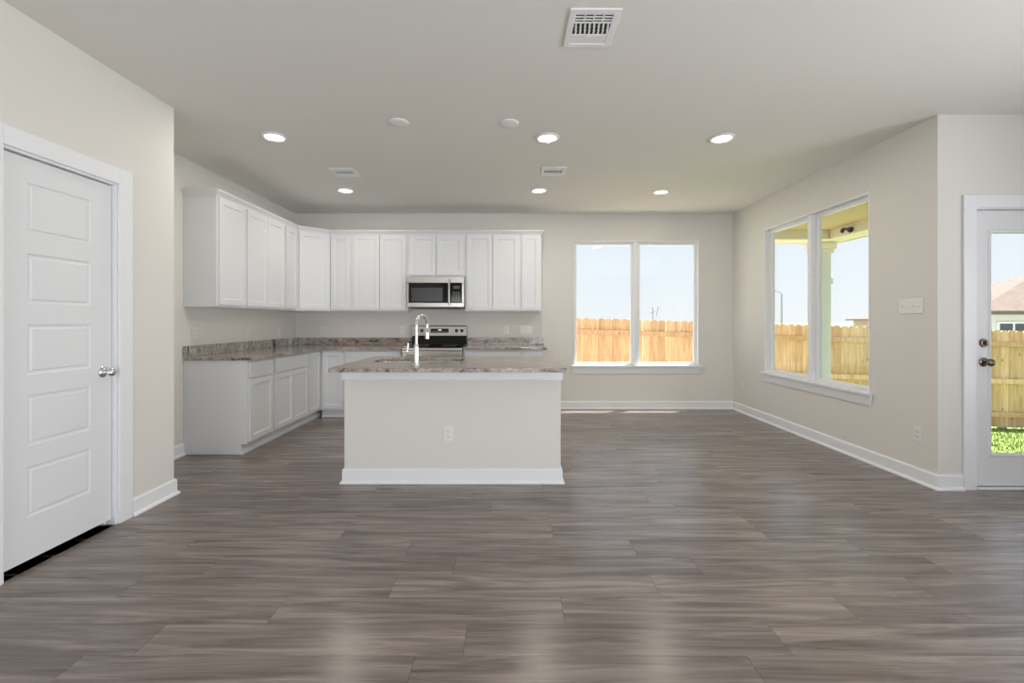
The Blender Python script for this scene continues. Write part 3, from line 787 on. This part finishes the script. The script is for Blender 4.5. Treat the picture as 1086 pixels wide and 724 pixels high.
# ------------------------------------------------------------------ outside: ground
def gz(x): return -.50-.029*x
bm = bmesh.new()
vs = [bm.verts.new(p) for p in ((4.95, 6.53, gz(4.95)), (20, 6.53, gz(20)), (20, 8.9, gz(20)), (4.95, 8.9, gz(4.95)))]; bm.faces.new(vs)
vs = [bm.verts.new(p) for p in ((4.70, 3.5, gz(4.70)), (20, 3.5, gz(20)), (20, 6.53, gz(20)), (4.70, 6.53, gz(4.70)))]; bm.faces.new(vs)
ln = obj('lawn', bm, 'grass'); ln['kind'] = 'structure'; tag(ln, 'green lawn between the house and the fence', 'lawn')
bm = bmesh.new(); vs = [bm.verts.new(p) for p in ((-400, 8.9, -1.25), (400, 8.9, -1.25), (400, 550, -1.25), (-400, 550, -1.25))]; bm.faces.new(vs)
fg = obj('far_ground', bm, 'field'); fg['kind'] = 'structure'; tag(fg, 'flat land beyond the fence', 'ground')
bm = bmesh.new(); vs = [bm.verts.new(p) for p in ((-8, 6.53, gz(-8)), (4.95, 6.53, gz(4.95)), (4.95, 8.9, gz(4.95)), (-8, 8.9, gz(-8)))]; bm.faces.new(vs)  # unseen strip added so bounce light on the ceiling is not lawn green
sg = obj('bounce_ground', bm, 'bounce_soil'); sg['kind'] = 'structure'; tag(sg, 'unseen pale ground added between the back wall and the fence for neutral bounce', 'ground')
# grass blades, uncountable
bm = bmesh.new()
for i in range(14000):
    x = random.uniform(5.0, 11.5); y = random.uniform(5.0, 8.38); h_ = random.uniform(.03, .08); a = random.uniform(0, PI); z = gz(x)
    dx, dy = .006*math.cos(a), .006*math.sin(a); lx, ly = random.uniform(-.03, .03), random.uniform(-.03, .03)
    bm.faces.new([bm.verts.new((x-dx, y-dy, z)), bm.verts.new((x+dx, y+dy, z)), bm.verts.new((x+lx, y+ly, z+h_))])
gb = obj('grass_blades', bm, 'grass'); tag(gb, 'short green grass in front of the fence', 'grass', kind='stuff')

# patio with roof
bm = bmesh.new(); prism(bm, [(XR+T+.002, YR+T+.04), (4.72, YR+T+.04), (4.72, 6.5), (4.82, 6.5), (4.82, 6.98), (XR+T+.002, 6.98)], gz(3)-.1, -.06)
struct('patio_slab', bm, 'concrete', 'concrete patio slab outside the side window', 'patio')
pr = thing('patio_roof', 'patio roof with tan ceiling and cream beams outside the side window', 'patio roof', (4.0, 5.2, 2.5))
B('soffit', 'tan', (3.275-4, 5.0-4, 3.46-5.2, 6.95-5.2, .035, .06), pr)
B('beam', 'cream', [(4.56-4, 4.86-4, 3.46-5.2, 6.95-5.2, -.10, .0345), (3.275-4, 4.56-4, 6.45-5.2, 6.80-5.2, -.10, .0345)], pr)
B('fascia', 'cream', [(5.0-4, 5.03-4, 3.46-5.2, 6.98-5.2, -.08, .22), (3.275-4, 5.0-4, 6.95-5.2, 6.98-5.2, -.08, .22)], pr)
B('roof_deck', 'shingle', (3.275-4, 5.0-4, 3.46-5.2, 6.95-5.2, .0605, .2), pr)
ps = thing('patio_post', 'square painted post holding up the corner of the patio roof', 'post', (4.655, 6.79, -.06))
B('shaft', 'post', (-.095, .095, -.095, .095, .001, 2.30), ps, .004)
B('capital', 'cream', [(-.12, .12, -.12, .12, 2.3005, 2.36), (-.145, .145, -.145, .145, 2.3605, 2.455)], ps, .004)
B('collar', 'post', (-.112, .112, -.112, .112, 1.84, 1.93), ps, .003)
B('plinth', 'post', (-.115, .115, -.115, .115, .0005, .14), ps, .004)
# flood light hanging off the beam
fl_ = thing('flood_light', 'dark twin-arm flood light fixed to the patio beam', 'flood light', (4.558, 6.20, 2.47)); fl_.scale = (.62, .62, .62)
bm = bmesh.new(); lathe(bm, [(0, 0), (.05, 0), (.05, .02), (0, .022)], 20, Matrix.Rotation(-PI/2, 4, 'Y')); obj('mount', bm, 'black', fl_, smooth=True)
bm = bmesh.new(); tube(bm, [(-.02, 0, 0), (-.06, -.05, .035), (-.07, -.13, .03), (-.07, -.18, -.0)], .016, 10); obj('arm', bm, 'black', fl_, smooth=True)
bm = bmesh.new(); mt = Matrix.Translation((-.07, -.19, 0)) @ Matrix.Rotation(math.radians(108), 4, 'X')
lathe(bm, [(0, 0), (.03, 0), (.035, .05), (.062, .14), (.058, .142), (.05, .12), (0, .115)], 22, mt); obj('lamp_head', bm, 'black', fl_, smooth=True)

# ------------------------------------------------------------------ fence: every picket its own part
fe = thing('wooden_fence', 'tan dog-eared wooden picket fence behind the house', 'fence', (0, 8.42, gz(0)))
def picket(h):
    bm = bmesh.new(); hw_, c = .0702, .03
    pts = [(-hw_, 0), (hw_, 0), (hw_, h-c), (hw_-c, h), (-hw_+c, h), (-hw_, h-c)]
    a = [bm.verts.new((p[0], 0, p[1])) for p in pts]; b = [bm.verts.new((p[0], .016, p[1])) for p in pts]; n = 6
    bm.faces.new(a); bm.faces.new(b[::-1])
    for i in range(n): bm.faces.new((a[i], b[i], b[(i+1) % n], a[(i+1) % n]))
    return bm
p0 = obj('picket', picket(1.80), 'wood', fe); x = .42; first = True
while x < 13.0:
    p = p0 if first else p0.copy()
    if not first: COL.objects.link(p); p.parent = fe
    first = False
    p.location = (x, random.uniform(-.003, .003), gz(x)-gz(0)+.03+random.uniform(-.006, .006))
    p.rotation_euler = (0, random.uniform(-.004, .004), 0); x += .1415
for zr in (.22, .84, 1.53):
    bm = bmesh.new(); v = []
    for X in (.35, 13.05):
        for Y in (-.045, -.005):
            for Z in (0, .089): v.append(bm.verts.new((X, Y, gz(X)-gz(0)+zr+Z)))
    for f in ((0, 1, 3, 2), (4, 6, 7, 5), (0, 4, 5, 1), (2, 3, 7, 6), (1, 5, 7, 3), (0, 2, 6, 4)): bm.faces.new([v[i] for i in f])
    obj('rail', bm, 'wood', fe)
for X in (1.90, 4.34, 6.78, 9.22, 11.66):
    bm = bmesh.new(); box(bm, X-.045, X+.045, .02, .11, gz(X)-gz(0)-.02, gz(X)-gz(0)+1.75); obj('post', bm, 'wood', fe)

# ------------------------------------------------------------------ far houses, street lamp
def hip_house(loc, w, d, hwall, hroof, ov, label, wall, wins, ridge=.3):
    t = thing('house', label, 'house', loc)
    bm = bmesh.new(); box(bm, 0, w, 0, d, 0, hwall); obj('wall', bm, wall, t)
    bm = bmesh.new(); e_ = [(-ov, -ov), (w+ov, -ov), (w+ov, d+ov), (-ov, d+ov)]
    lo_ = [bm.verts.new((*p, hwall)) for p in e_]; mi = [bm.verts.new((*p, hwall+.15)) for p in e_]
    r0 = bm.verts.new((w*ridge, d/2, hwall+hroof)); r1 = bm.verts.new((w*(1-ridge), d/2, hwall+hroof))
    bm.faces.new(lo_[::-1])
    for i in range(4): bm.faces.new((lo_[i], lo_[(i+1) % 4], mi[(i+1) % 4], mi[i]))
    bm.faces.new((mi[0], mi[1], r1, r0)); bm.faces.new((mi[1], mi[2], r1)); bm.faces.new((mi[2], mi[3], r0, r1)); bm.faces.new((mi[3], mi[0], r0))
    obj('roof', bm, 'shingle', t)
    for a, b, c, dd_ in wins:
        f = B('window', 'vinyl', [(a, b, -.05, -.001, c, c+.06), (a, b, -.05, -.001, dd_-.06, dd_), (a, a+.06, -.05, -.001, c+.06, dd_-.06), (b-.06, b, -.05, -.001, c+.06, dd_-.06), ((a+b)/2-.03, (a+b)/2+.03, -.05, -.001, c+.06, dd_-.06)], t)
        B('pane', 'pane', (a+.06, b-.06, -.02, -.0015, c+.06, dd_-.06), f)
    return t
# seen through the garden door
hip_house((19.0, 18.5, -1.25), 14, 4, 2.75, 1.95, .35, 'neighbouring house with a brown shingle roof seen through the garden door', 'stucco', [(.9, 2.2, 1.55, 2.45), (2.4, 3.7, 1.55, 2.45), (6, 7.4, 1.3, 2.5)], .35)
hip_house((44.0, 46.0, -1.25), 20, 12, 2.6, 2.0, .6, 'low house with a pale roof far beyond the fence in the side window', 'brick', [(3, 5, 1.0, 2.1), (9, 11, 1.0, 2.1)], .3)
sl_ = thing('street_lamp', 'tall thin street lamp seen in the left pane of the side window', 'street lamp', (28.8, 48.0, -1.25))
bm = bmesh.new(); tube(bm, [(0, 0, 0), (0, 0, 3), (0, 0, 5.4)], .1, 10, [.12, .09, .07]); obj('pole', bm, 'grey', sl_, smooth=True)
bm = bmesh.new(); tube(bm, [(0, 0, 5.3), (-.3, 0, 5.6), (-.9, 0, 5.75)], .05, 8); obj('arm', bm, 'grey', sl_, smooth=True)
bm = bmesh.new(); box(bm, -1.5, -.85, -.14, .14, 5.68, 5.82); obj('lamp_head', bm, 'grey', sl_, bevel=.04)
an = thing('roof_antenna', 'tiny thin antenna mast above the fence in the back window', 'antenna', (14.5, 46, -1.25))
bm = bmesh.new(); tube(bm, [(0, 0, 0), (0, 0, 3.9)], .05, 8); obj('mast', bm, 'grey', an)
bm = bmesh.new(); tube(bm, [(-.35, 0, 3.3), (.35, 0, 3.5)], .04, 6); tube(bm, [(.35, 0, 3.0), (.6, 0, 4.0)], .035, 6); obj('crossbar', bm, 'grey', an)
